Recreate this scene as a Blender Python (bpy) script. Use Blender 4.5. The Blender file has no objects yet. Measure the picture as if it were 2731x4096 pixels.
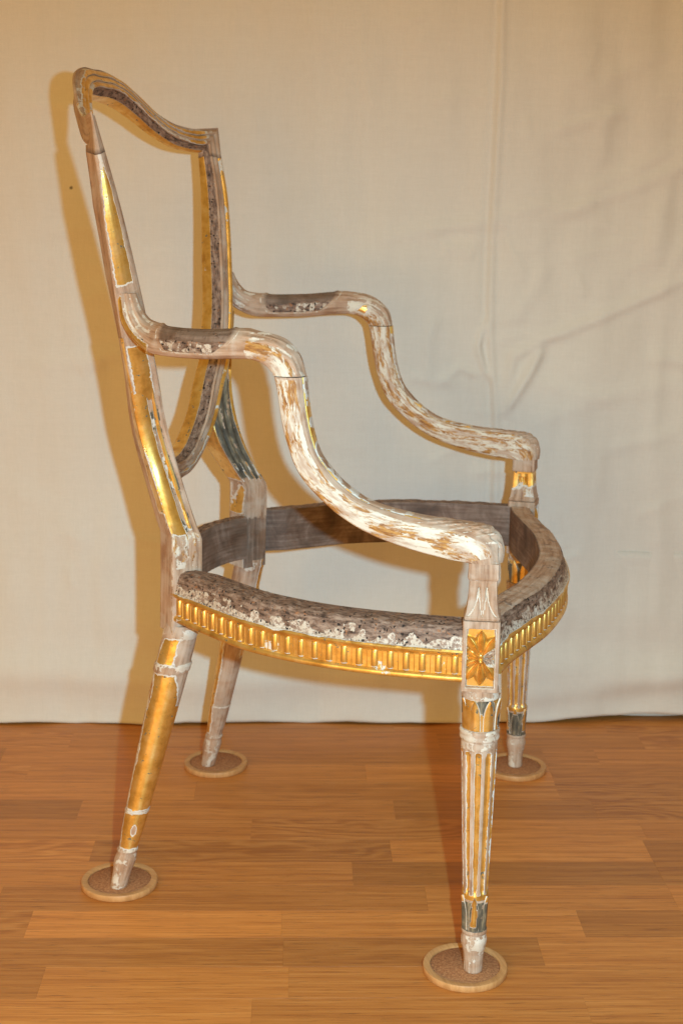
import bpy, math, random
import numpy as np
from mathutils import Matrix, Vector, noise as mnoise
random.seed(7); rng = np.random.default_rng(7)
C = bpy.context.scene.collection
S = bpy.context.scene

# ------------------------------------------------------------------ camera
PITCH, ROLL, CAMH = 0.225956, 0.013982, 0.91394
cd = bpy.data.cameras.new('camera'); cam = bpy.data.objects.new('camera', cd); C.objects.link(cam)
cam.matrix_world = Matrix.Translation((0, 0, CAMH)) @ Matrix.Rotation(math.pi/2-PITCH, 4, 'X') @ Matrix.Rotation(ROLL, 4, 'Z')
cd.sensor_fit = 'VERTICAL'; cd.sensor_height = 24.0; cd.sensor_width = 16.0
cd.lens = 24.0*5787.35/4096
cd.clip_start = 0.02; cd.clip_end = 60
cd.dof.use_dof = True; cd.dof.focus_distance = 1.66; cd.dof.aperture_fstop = 6.3
S.camera = cam

# ------------------------------------------------------------------ room light
W = bpy.data.worlds.new('World'); S.world = W; W.use_nodes = True
bg = W.node_tree.nodes['Background']
bg.inputs[0].default_value = (1.0, 0.62, 0.205, 1); bg.inputs[1].default_value = 0.32
def lamp(name, kind, loc, target, power, col, **kw):
    l = bpy.data.lights.new(name, kind); o = bpy.data.objects.new(name, l); C.objects.link(o)
    o.location = loc
    o.rotation_euler = (Vector(target)-Vector(loc)).to_track_quat('-Z', 'Y').to_euler()
    l.energy = power; l.color = col
    for k, v in kw.items(): setattr(l, k, v)
    return o
lamp('flash', 'SPOT', (0.125, 0.03, 0.945), (0.0, 2.3, -0.18), 146, (0.31, 0.67, 0.95),
     shadow_soft_size=0.013, spot_size=math.radians(84), spot_blend=1.0)
lamp('left_room_light', 'AREA', (-0.85, -0.2, 0.35), (0.05, 2.3, -0.2), 30, (1.0, 0.62, 0.21), shape='DISK', size=2.0)
lamp('ceiling_light', 'AREA', (0.3, -0.7, 2.4), (0.05, 1.9, -0.3), 10, (1.0, 0.62, 0.21), shape='DISK', size=1.3)
S.view_settings.view_transform = 'Standard'; S.view_settings.look = 'None'
S.view_settings.exposure = 0.09; S.view_settings.gamma = 1.0

# ------------------------------------------------------------------ node helpers
class NT:
    def __init__(s, name):
        s.m = bpy.data.materials.new(name); s.m.use_nodes = True
        s.t = s.m.node_tree; s.t.nodes.clear()
        s.out = s.n('ShaderNodeOutputMaterial'); s.b = s.n('ShaderNodeBsdfPrincipled')
        s.l(s.b.outputs[0], s.out.inputs[0])
    def n(s, k, **kw):
        o = s.t.nodes.new(k)
        for a, v in kw.items(): setattr(o, a, v)
        return o
    def l(s, a, b): s.t.links.new(a, b)
    def put(s, sock, v):
        if isinstance(v, bpy.types.NodeSocket): s.l(v, sock)
        elif isinstance(v, tuple) and len(v) == 3 and sock.type == 'RGBA': sock.default_value = (*v, 1)
        else: sock.default_value = v
    def math(s, op, a, b=None, c=None, clamp=False):
        o = s.n('ShaderNodeMath', operation=op, use_clamp=clamp)
        s.put(o.inputs[0], a)
        if b is not None: s.put(o.inputs[1], b)
        if c is not None: s.put(o.inputs[2], c)
        return o.outputs[0]
    def mix(s, f, a, b):
        o = s.n('ShaderNodeMix', data_type='RGBA'); s.put(o.inputs[0], f); s.put(o.inputs[6], a); s.put(o.inputs[7], b)
        return o.outputs[2]
    def step(s, v, lo, hi):
        o = s.n('ShaderNodeMapRange', interpolation_type='SMOOTHSTEP')
        s.put(o.inputs[0], v); o.inputs[1].default_value = lo; o.inputs[2].default_value = hi
        return o.outputs[0]
    def lin(s, v, lo, hi, a, b):
        o = s.n('ShaderNodeMapRange'); s.put(o.inputs[0], v)
        for i, x in enumerate((lo, hi, a, b)): o.inputs[i+1].default_value = x
        return o.outputs[0]
    def attr(s, name, kind='GEOMETRY'):
        o = s.n('ShaderNodeAttribute', attribute_name=name, attribute_type=kind); return o
    def scale(s, vec, sc, off=(0, 0, 0)):
        o = s.n('ShaderNodeMapping'); s.l(vec, o.inputs[0]); o.inputs[3].default_value = sc; o.inputs[1].default_value = off
        return o.outputs[0]
    def noise(s, vec, sc, det=4, rough=0.55, dist=0.0):
        o = s.n('ShaderNodeTexNoise'); s.l(vec, o.inputs['Vector'])
        o.inputs['Scale'].default_value = sc; o.inputs['Detail'].default_value = det
        o.inputs['Roughness'].default_value = rough; o.inputs['Distortion'].default_value = dist
        return o.outputs[0]
    def ramp(s, f, stops):
        o = s.n('ShaderNodeValToRGB'); s.put(o.inputs[0], f); e = o.color_ramp.elements
        while len(e) < len(stops): e.new(0.5)
        for x, (p, c) in zip(e, stops): x.position = p; x.color = (*c, 1)
        return o.outputs[0]
    def bump(s, h, dist, strength=1.0):
        o = s.n('ShaderNodeBump'); s.put(o.inputs['Height'], h); o.inputs['Distance'].default_value = dist
        o.inputs['Strength'].default_value = strength
        s.l(o.outputs[0], s.b.inputs['Normal'])

GESSO = (0.82, 0.76, 0.66)
def mat_antique():
    """Stripped carved wood with remains of gesso, bole and gold leaf; the mesh attributes say where each layer survives."""
    t = NT('stripped_gilt_wood')
    co = t.n('ShaderNodeTexCoord'); obj = co.outputs['Object']; uv = co.outputs['UV']
    A = {k: t.attr(k).outputs['Fac'] for k in ('gold', 'gesso', 'tack', 'scrape', 'dark', 'grey')}
    # bare wood with a lime-washed bloom
    g1 = t.noise(t.scale(uv, (14, 170, 1)), 1.0, 5, 0.6)
    wood = t.ramp(g1, [(0.34, (0.26, 0.135, 0.07)), (0.5, (0.455, 0.275, 0.165)), (0.66, (0.59, 0.405, 0.275))])
    wash = t.step(t.noise(obj, 32, 6, 0.65, 0.4), 0.40, 0.66)
    wood = t.mix(t.math('MULTIPLY', wash, 0.58), wood, (0.60, 0.485, 0.37))
    rust = t.step(t.noise(obj, 21, 3, 0.5), 0.58, 0.72)
    wood = t.mix(t.math('MULTIPLY', rust, 0.35), wood, (0.42, 0.20, 0.09))
    # dark raw inside faces
    d1 = t.math('ADD', t.math('MULTIPLY', t.noise(t.scale(uv, (26, 18, 1)), 1.0, 6, 0.66, 0.8), 0.62), t.math('MULTIPLY', t.noise(t.scale(uv, (12, 190, 1)), 1.0, 4, 0.6), 0.38))
    dk = t.ramp(d1, [(0.39, (0.05, 0.026, 0.016)), (0.50, (0.125, 0.072, 0.047)), (0.61, (0.25, 0.17, 0.125))])
    col = t.mix(A['dark'], wood, dk)
    # upholsterer's bed: torn wood, tack holes, fibres
    tb = t.ramp(t.noise(t.scale(uv, (62, 190, 1)), 1.0, 6, 0.7), [(0.36, (0.05, 0.028, 0.018)), (0.48, (0.21, 0.125, 0.082)), (0.63, (0.40, 0.27, 0.19))])
    fleck = t.step(t.noise(obj, 210, 4, 0.6), 0.60, 0.66)
    tb = t.mix(t.math('MULTIPLY', fleck, 0.75), tb, (0.42, 0.175, 0.07))
    vo = t.n('ShaderNodeTexVoronoi'); dn = t.n('ShaderNodeTexNoise'); t.l(obj, dn.inputs['Vector']); dn.inputs['Scale'].default_value = 210; dn.inputs['Detail'].default_value = 3
    da = t.n('ShaderNodeVectorMath', operation='MULTIPLY_ADD'); t.l(dn.outputs['Color'], da.inputs[0]); da.inputs[1].default_value = (.0065, .0065, .0065); t.l(obj, da.inputs[2])
    t.l(da.outputs[0], vo.inputs['Vector']); vo.inputs['Scale'].default_value = 225
    sepc = t.n('ShaderNodeSeparateColor'); t.l(vo.outputs['Color'], sepc.inputs[0])
    hole = t.math('MULTIPLY', t.math('SUBTRACT', 1.0, t.step(t.math('SUBTRACT', vo.outputs['Distance'], t.math('MULTIPLY', sepc.outputs[1], 0.20)), 0.06, 0.24)), t.math('GREATER_THAN', sepc.outputs[0], 0.54))
    rag1 = t.math('SUBTRACT', t.noise(obj, 260, 4, 0.6), 0.5)
    rag2 = t.math('SUBTRACT', t.noise(obj, 70, 3, 0.5), 0.5)
    rag = t.math('ADD', t.math('MULTIPLY', rag1, 0.55), t.math('MULTIPLY', rag2, 0.75))
    tk = t.step(t.math('ADD', A['tack'], rag), 0.44, 0.56)
    col = t.mix(tk, col, tb)
    # gesso layer
    gs = t.math('ADD', A['gesso'], t.math('MULTIPLY', rag, 1.5))
    gsf = t.step(gs, 0.46, 0.54)
    gcol = t.ramp(t.noise(obj, 60, 5, 0.6), [(0.35, (0.60, 0.48, 0.35)), (0.55, (0.72, 0.62, 0.49)), (0.75, (0.80, 0.72, 0.60))])
    worn = t.math('MULTIPLY', t.step(t.noise(obj, 240, 5, 0.7), 0.46, 0.56), t.math('MULTIPLY', tk, 0.9))
    gcol = t.mix(worn, gcol, t.mix(0.55, tb, (0.36, 0.22, 0.15)))
    col = t.mix(gsf, col, gcol)
    # scraped paint: gesso with streaks of old ochre bole
    sc = t.math('ADD', A['scrape'], rag)
    scf = t.step(sc, 0.44, 0.52)
    st = t.noise(t.scale(uv, (75, 190, 1)), 1.0, 9, 0.74, 1.2)
    big = t.noise(t.scale(uv, (24, 62, 1), (3, 1, 0)), 1.0, 4, 0.55)
    sb = t.math('ADD', t.math('MULTIPLY', st, 0.6), t.math('MULTIPLY', big, 0.6))
    scol = t.mix(t.step(t.noise(t.scale(uv, (26, 60, 1), (1, 5, 0)), 1.0, 5, 0.6), 0.46, 0.62), (0.76, 0.69, 0.55), (0.55, 0.395, 0.28))
    scol = t.mix(t.step(sb, 0.575, 0.66), scol, t.ramp(t.noise(t.scale(uv, (60, 190, 1)), 1.0, 5, 0.7), [(0.33, (0.21, 0.085, 0.03)), (0.5, (0.42, 0.185, 0.045)), (0.66, (0.66, 0.36, 0.10))]))
    col = t.mix(scf, col, scol)
    # grey bole
    gr = t.step(t.math('ADD', A['grey'], rag), 0.45, 0.55)
    col = t.mix(gr, col, t.ramp(t.noise(t.scale(uv, (35, 120, 1)), 1.0, 5, 0.65), [(0.35, (0.055, 0.048, 0.036)), (0.52, (0.140, 0.118, 0.080)), (0.66, (0.34, 0.26, 0.15))]))
    # rim of gesso, then gold leaf
    gd = t.math('ADD', A['gold'], t.math('MULTIPLY', rag, 0.8))
    rim = t.step(gd, 0.30, 0.36)
    col = t.mix(rim, col, (0.72, 0.65, 0.55))
    gf = t.step(gd, 0.48, 0.52)
    gn = t.noise(obj, 55, 5, 0.65)
    gold = t.ramp(gn, [(0.30, (0.56, 0.29, 0.055)), (0.5, (0.80, 0.475, 0.110)), (0.70, (0.92, 0.63, 0.23))])
    spot = t.math('MULTIPLY', t.step(t.noise(obj, 120, 4, 0.65), 0.635, 0.68), gf)
    col = t.mix(gf, col, gold)
    col = t.mix(spot, col, (0.13, 0.115, 0.085))
    hole_f = t.math('MULTIPLY', hole, t.step(A['tack'], 0.25, 0.6))
    col = t.mix(hole_f, col, (0.018, 0.013, 0.011))
    t.put(t.b.inputs['Base Color'], col)
    met = t.math('MULTIPLY', gf, t.math('SUBTRACT', 1.0, spot))
    t.put(t.b.inputs['Metallic'], t.math('MULTIPLY', met, 0.74))
    t.put(t.b.inputs['Roughness'], t.math('SUBTRACT', 0.62, t.math('MULTIPLY', met, t.lin(gn, 0.3, 0.7, 0.20, 0.33))))
    t.b.inputs['Specular IOR Level'].default_value = 0.35
    h = t.math('ADD', t.math('MULTIPLY', gf, 0.35), t.math('MULTIPLY', rim, 0.35))
    h = t.math('ADD', h, t.math('MULTIPLY', gsf, 0.35))
    h = t.math('ADD', h, t.math('MULTIPLY', g1, 0.22))
    h = t.math('ADD', h, t.math('MULTIPLY', t.math('MULTIPLY', t.noise(obj, 170, 5, 0.65), tk), 2.2))
    h = t.math('SUBTRACT', h, t.math('MULTIPLY', hole_f, 1.6))
    h = t.math('ADD', h, t.math('MULTIPLY', t.noise(obj, 90, 3, 0.5), 0.35))
    t.bump(h, 0.0010, 0.8)
    return t.m

def mat_plank():
    t = NT('oak_laminate')
    oi = t.n('ShaderNodeObjectInfo'); rgb = t.n('ShaderNodeSeparateColor'); t.l(oi.outputs['Color'], rgb.inputs[0])
    tone, seed, wild = rgb.outputs[0], rgb.outputs[1], rgb.outputs[2]
    uv = t.n('ShaderNodeTexCoord').outputs['UV']
    off = t.n('ShaderNodeCombineXYZ'); t.l(t.math('MULTIPLY', seed, 37.0), off.inputs[0]); t.l(t.math('MULTIPLY', seed, 91.0), off.inputs[1])
    add = t.n('ShaderNodeVectorMath', operation='ADD'); t.l(uv, add.inputs[0]); t.l(off.outputs[0], add.inputs[1]); v = add.outputs[0]
    warp = t.noise(t.scale(v, (3.2, 11, 1)), 1.0, 3, 0.5)
    sx = t.n('ShaderNodeSeparateXYZ'); t.l(v, sx.inputs[0])
    yy = t.math('ADD', t.math('MULTIPLY', sx.outputs[1], 115.0), t.math('MULTIPLY', warp, t.lin(wild, 0, 1, 9.0, 34.0)))
    ring = t.math('ADD', t.math('MULTIPLY', t.math('SINE', t.math('MULTIPLY', yy, 2.4)), 0.5), 0.5)
    fine = t.noise(t.scale(v, (9, 420, 1)), 1.0, 5, 0.65)
    mid = t.noise(t.scale(v, (2.6, 105, 1)), 1.0, 5, 0.65)
    g = t.math('ADD', t.math('ADD', t.math('MULTIPLY', t.math('SUBTRACT', ring, 0.5), t.lin(wild, 0.2, 1, 0.03, 0.22)), t.math('MULTIPLY', fine, 0.80)), t.math('MULTIPLY', mid, 0.80))
    col = t.ramp(g, [(0.60, (0.40, 0.128, 0.023)), (0.80, (0.545, 0.197, 0.038)), (1.02, (0.65, 0.265, 0.062))])
    pore = t.step(t.noise(t.scale(v, (20, 520, 1), (7, 3, 0)), 1.0, 4, 0.65), 0.575, 0.66)
    col = t.mix(t.math('MULTIPLY', pore, 0.55), col, (0.15, 0.05, 0.012))
    hs = t.n('ShaderNodeHueSaturation'); t.l(col, hs.inputs['Color'])
    t.l(t.lin(tone, 0, 1, 0.42, 1.58), hs.inputs['Value']); hs.inputs['Saturation'].default_value = 1.0
    t.put(t.b.inputs['Base Color'], hs.outputs[0])
    t.put(t.b.inputs['Roughness'], t.lin(fine, 0.3, 0.7, 0.36, 0.5))
    t.b.inputs['Specular IOR Level'].default_value = 0.42
    t.bump(t.math('SUBTRACT', t.math('MULTIPLY', fine, 0.5), pore), 0.00012, 0.6)
    return t.m

def mat_cloth():
    t = NT('unbleached_linen')
    obj = t.n('ShaderNodeTexCoord').outputs['Object']
    sx = t.n('ShaderNodeSeparateXYZ'); t.l(obj, sx.inputs[0])
    wx = t.noise(t.scale(obj, (1100, 1, 60)), 1.0, 3, 0.6)
    wz = t.noise(t.scale(obj, (60, 1, 1100)), 1.0, 3, 0.6)
    slub = t.noise(t.scale(obj, (130, 1, 5)), 1.0, 3, 0.6)
    slubz = t.noise(t.scale(obj, (5, 1, 130)), 1.0, 3, 0.6)
    th = t.math('ADD', t.math('MULTIPLY', t.math('ADD', wx, wz), 0.5), t.math('MULTIPLY', t.math('ADD', slub, slubz), 0.16))
    bl = t.noise(obj, 5, 4, 0.5)
    col = t.ramp(th, [(0.72, (0.60, 0.535, 0.445)), (1.0, (0.72, 0.655, 0.555)), (1.0, (0.72, 0.655, 0.555))])
    col = t.mix(t.lin(th, 0.50, 0.82, 0.0, 1.0), (0.69, 0.628, 0.525), (0.745, 0.685, 0.582))
    col = t.mix(t.math('MULTIPLY', t.step(bl, 0.45, 0.7), 0.10), col, (0.66, 0.56, 0.42))
    # one small dark stain
    dv = t.n('ShaderNodeVectorMath', operation='DISTANCE'); cv = t.n('ShaderNodeCombineXYZ')
    t.l(sx.outputs[0], cv.inputs[0]); t.l(sx.outputs[2], cv.inputs[2]); t.l(cv.outputs[0], dv.inputs[0]); dv.inputs[1].default_value = (-0.439, 0, 0.895)
    col = t.mix(t.math('SUBTRACT', 0.85, t.step(t.math('ADD', dv.outputs['Value'], t.math('MULTIPLY', t.noise(obj, 300, 2), 0.003)), 0.0025, 0.006), clamp=True), col, (0.10, 0.085, 0.06))
    t.put(t.b.inputs['Base Color'], col)
    t.b.inputs['Roughness'].default_value = 0.95; t.b.inputs['Specular IOR Level'].default_value = 0.1
    t.b.inputs['Sheen Weight'].default_value = 0.0
    t.bump(th, 0.0011, 0.5)
    return t.m

def mat_simple(name, c1, c2, sc, rough, detail=5, grain=None, bump=0.0004, dots=None):
    t = NT(name); co = t.n('ShaderNodeTexCoord').outputs['Object']
    v = t.scale(co, grain) if grain else co
    n = t.noise(v, sc, detail, 0.65)
    col = t.mix(t.step(n, 0.3, 0.7), c1, c2)
    if dots:
        n2 = t.noise(co, dots[0], 3, 0.6)
        col = t.mix(t.math('MULTIPLY', t.step(n2, 0.56, 0.66), dots[2]), col, dots[1])
    t.put(t.b.inputs['Base Color'], col); t.b.inputs['Roughness'].default_value = rough
    t.b.inputs['Specular IOR Level'].default_value = 0.35
    t.bump(n, bump, 0.7)
    return t.m
M_ANT = mat_antique(); M_PLK = mat_plank(); M_CLO = mat_cloth()
M_RIM = mat_simple('pale_beech', (0.50, 0.24, 0.080), (0.66, 0.345, 0.13), 1.0, 0.5, 5, (220, 14, 60), 0.0002)
M_CORK = mat_simple('cork', (0.30, 0.115, 0.040), (0.52, 0.235, 0.095), 330, 0.9, 6, None, 0.0007, (480, (0.12, 0.045, 0.018), 0.6))
M_WALL = mat_simple('painted_wall', (0.60, 0.55, 0.46), (0.66, 0.61, 0.52), 6, 0.8)
M_SUB = mat_simple('floor_joint', (0.20, 0.07, 0.016), (0.26, 0.09, 0.02), 8, 0.7)

# ------------------------------------------------------------------ mesh helpers
ATTRS = ('gold', 'gesso', 'tack', 'scrape', 'dark', 'grey')
def link(name, me, mat, parent=None, label=None, kind=None):
    o = bpy.data.objects.new(name, me); C.objects.link(o)
    if mat and not me.materials: me.materials.append(mat)
    if parent: o.parent = parent
    if label: o['label'] = label
    if kind: o['kind'] = kind
    return o
def raw_mesh(name, V, F, smooth=True):
    me = bpy.data.meshes.new(name); me.from_pydata([tuple(v) for v in V], [], F); me.update()
    if smooth: me.polygons.foreach_set('use_smooth', [True]*len(me.polygons))
    return me
def set_attr(me, name, arr):
    a = me.attributes.new(name, 'FLOAT', 'POINT'); a.data.foreach_set('value', np.ascontiguousarray(arr, dtype=np.float32).ravel())
def grid(name, V, closed=True, caps=True, attrs=None, flip=False, smooth_angle=None, uscale=1.0):
    """V (n stations, m section points, 3) -> mesh with metre UVs (u along, v around) and layer attributes."""
    n, m, _ = V.shape
    idx = np.arange(n*m).reshape(n, m)
    mm = m if closed else m-1
    j0 = np.arange(mm); j1 = (j0+1) % m
    a = idx[:-1][:, j0]; b = idx[:-1][:, j1]; c = idx[1:][:, j1]; d = idx[1:][:, j0]
    q = np.stack([a, b, c, d], -1)
    if flip: q = q[..., ::-1]
    F = q.reshape(-1, 4).tolist()
    nq = len(F)
    if closed and caps:
        c0 = idx[0].tolist(); c1 = idx[-1].tolist()
        F.append(c0[::-1] if not flip else c0); F.append(c1 if not flip else c1[::-1])
    me = bpy.data.meshes.new(name); me.from_pydata(V.reshape(-1, 3).tolist(), [], F); me.update()
    # uv
    al = np.concatenate([[0], np.cumsum(np.linalg.norm(np.diff(V.mean(1), axis=0), axis=1))])
    per = np.concatenate([np.zeros((n, 1)), np.cumsum(np.linalg.norm(np.diff(np.concatenate([V, V[:, :1]], 1), axis=1), axis=2), axis=1)], 1)
    per = np.broadcast_to(per.mean(0), per.shape)
    U = np.broadcast_to(al[:, None], (n, m+1))
    ua = np.stack([U[:-1, :mm], per[:-1, :mm]], -1); ub = np.stack([U[:-1, 1:mm+1], per[:-1, 1:mm+1]], -1)
    uc = np.stack([U[1:, 1:mm+1], per[1:, 1:mm+1]], -1); ud = np.stack([U[1:, :mm], per[1:, :mm]], -1)
    uq = np.stack([ua, ub, uc, ud], 2)
    if flip: uq = uq[:, :, ::-1]
    uvl = me.uv_layers.new(name='UVMap'); buf = np.zeros((len(me.loops), 2), np.float32); buf[:nq*4] = uq.reshape(-1, 2)
    uvl.data.foreach_set('uv', buf.ravel())
    sm = np.ones(len(F), bool); sm[nq:] = False
    me.polygons.foreach_set('use_smooth', sm)
    for k, arr in (attrs or {}).items(): set_attr(me, k, np.clip(np.broadcast_to(arr, (n, m)), 0, 1))
    return me
def sharp(me, deg=38):
    me.set_sharp_from_angle(angle=math.radians(deg)); return me
def resample(P, step=None, n=None):
    P = np.asarray(P, float); d = np.concatenate([[0], np.cumsum(np.linalg.norm(np.diff(P, axis=0), axis=1))])
    n = n or max(2, int(d[-1]/step)+1); t = np.linspace(0, d[-1], n)
    return np.stack([np.interp(t, d, P[:, k]) for k in range(P.shape[1])], 1)
def smooth_curve(P, n):
    """Catmull-Rom (centripetal-ish) through the points, resampled evenly to n."""
    P = np.asarray(P, float); Q = np.vstack([2*P[0]-P[1], P, 2*P[-1]-P[-2]]); out = []
    for i in range(1, len(Q)-2):
        for t in np.linspace(0, 1, 14, endpoint=False):
            a, b, c, d = Q[i-1:i+3]
            out.append(0.5*((2*b)+(-a+c)*t+(2*a-5*b+4*c-d)*t*t+(-a+3*b-3*c+d)*t**3))
    out.append(P[-1]); return resample(out, n=n)
def densify(sec, step, closed=True):
    """sec: list of (a, b, tag) -> arrays a, b, tag per point, fraction along its tag run"""
    P = [(s[0], s[1]) for s in sec]; T = [s[2] for s in sec]; A, B, G, Fr = [], [], [], []
    n = len(P)
    for i in range(n if closed else n-1):
        p, q = np.array(P[i]), np.array(P[(i+1) % n]); k = max(1, int(np.linalg.norm(q-p)/step))
        for j in range(k):
            r = p+(q-p)*j/k; A.append(r[0]); B.append(r[1]); G.append(T[i]); Fr.append(j/k)
    if not closed: A.append(P[-1][0]); B.append(P[-1][1]); G.append(T[-1]); Fr.append(1.0)
    return np.array(A), np.array(B), np.array(G), np.array(Fr)
def g_from(d): return np.clip(0.5+np.asarray(d)/0.012, 0, 1)
def nz(x, y, f, seed=0.0): return mnoise.noise(Vector((x*f+seed, y*f+seed*1.7, seed*3.1)))
nzv = np.vectorize(nz)

# ------------------------------------------------------------------ setting: floor, wall, cloth
TH = 0.030
def build_floor():
    me = raw_mesh('floor', [(-4, -2.5, -0.012), (4, -2.5, -0.012), (4, 3.2, -0.012), (-4, 3.2, -0.012),
                            (-4, -2.5, -0.06), (4, -2.5, -0.06), (4, 3.2, -0.06), (-4, 3.2, -0.06)],
                  [(0, 1, 2, 3), (7, 6, 5, 4), (0, 4, 5, 1), (1, 5, 6, 2), (2, 6, 7, 3), (3, 7, 4, 0)], False)
    fl = link('floor', me, M_SUB, kind='structure')
    P0, DY = 1.4905, 0.0678
    ct, st = math.cos(TH), math.sin(TH)
    # strip ends seen in each row (x) and tone of each strip from left to right
    ends = {-1: ([-0.094], [.62, .50]), 0: ([-0.34, -0.053], [.42, .60, .52]), 1: ([-0.060, 0.2535], [.42, .38, .58]),
            2: ([-0.379, -0.063, 0.315, 0.45], [.50, .78, .66, .40, .52]), 3: ([-0.43, 0.125, 0.4495], [.60, .46, .58, .66]),
            4: ([-0.30, 0.031, 0.4485], [.62, .52, .34, .40]), 5: ([0.087, 0.448], [.40, .66, .40]), 6: ([-0.11, 0.23, 0.456], [.55, .50, .62, .56]),
            7: ([-0.3656, 0.10, 0.40], [.36, .58, .40, .44]), 8: ([-0.2, 0.356], [.66, .54, .44]), 9: ([0.064, 0.357], [.60, .68, .48]),
            10: ([-0.155, 0.358, 0.444], [.60, .48, .52, .58]), 11: ([-0.42, 0.19], [.58, .54, .48]), 12: ([-0.25, 0.12, 0.484], [.52, .50, .56, .52])}
    for k in range(-36, 17):
        y0 = P0+DY*k
        if k in ends: xs, tones = ends[k]
        else:
            xs = []; tones = []
            xs = sorted([-0.9+0.36*i+random.uniform(-.12, .12) for i in range(6)])
            tones = [random.uniform(.35, .7) for _ in range(7)]
        xs = list(xs); tones = list(tones)
        while xs[0] > -1.6: xs.insert(0, xs[0]-random.uniform(.30, .55)); tones.insert(0, random.uniform(.38, .68))
        while xs[-1] < 1.6: xs.append(xs[-1]+random.uniform(.30, .55)); tones.append(random.uniform(.38, .68))
        for i in range(len(xs)-1):
            x0, x1 = xs[i]+0.00005, xs[i+1]-0.00005; L = x1-x0; Wd = DY-0.00004; c = 0.00008
            V = [(0, 0, -.009), (L, 0, -.009), (L, Wd, -.009), (0, Wd, -.009), (0, 0, -c), (L, 0, -c), (L, Wd, -c), (0, Wd, -c),
                 (c, c*.7, 0), (L-c, c*.7, 0), (L-c, Wd-c*.7, 0), (c, Wd-c*.7, 0)]
            F = [(3, 2, 1, 0), (0, 1, 5, 4), (1, 2, 6, 5), (2, 3, 7, 6), (3, 0, 4, 7), (4, 5, 9, 8), (5, 6, 10, 9), (6, 7, 11, 10), (7, 4, 8, 11), (8, 9, 10, 11)]
            me = raw_mesh('plank', V, F, False)
            uvl = me.uv_layers.new(name='UVMap')
            for lp in me.loops: p = me.vertices[lp.vertex_index].co; uvl.data[lp.index].uv = (p.x, p.y)
            o = link('plank', me, M_PLK, fl)
            lx, ly = x0, y0-P0
            o.location = (ct*lx-st*ly, P0+st*lx+ct*ly, 0); o.rotation_euler = (0, 0, TH)
            o.color = (tones[i+1], random.random(), random.choice((0.1, 0.25, 0.4, 0.9)), 1)
    return fl
build_floor()

def ridge(X, Z, pts, h, sg, side=0.0, taper=True):
    """crease along a polyline: ridge of height h, half width sg; side skews it into a step-like fold"""
    pts = np.array(pts, float); best = np.full(X.shape, 1e9); sgn = np.zeros(X.shape); tt = np.zeros(X.shape)
    L = np.concatenate([[0], np.cumsum(np.linalg.norm(np.diff(pts, axis=0), axis=1))])
    for i in range(len(pts)-1):
        a, b = pts[i], pts[i+1]; d = b-a; l2 = d@d
        s = np.clip(((X-a[0])*d[0]+(Z-a[1])*d[1])/l2, 0, 1)
        dx, dz = X-(a[0]+s*d[0]), Z-(a[1]+s*d[1]); r = np.hypot(dx, dz)
        m = r < best; best[m] = r[m]; sgn[m] = np.sign(d[0]*dz-d[1]*dx)[m]; tt[m] = ((L[i]+s*math.sqrt(l2))/L[-1])[m]
    e = np.exp(-(best/sg)**2)
    if side: e = e*(1-side*0.5*(1+sgn*np.tanh(best/sg*2)))
    w = np.clip(np.minimum(tt, 1-tt)*6, 0, 1) if taper else 1.0
    return h*e*w
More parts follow.
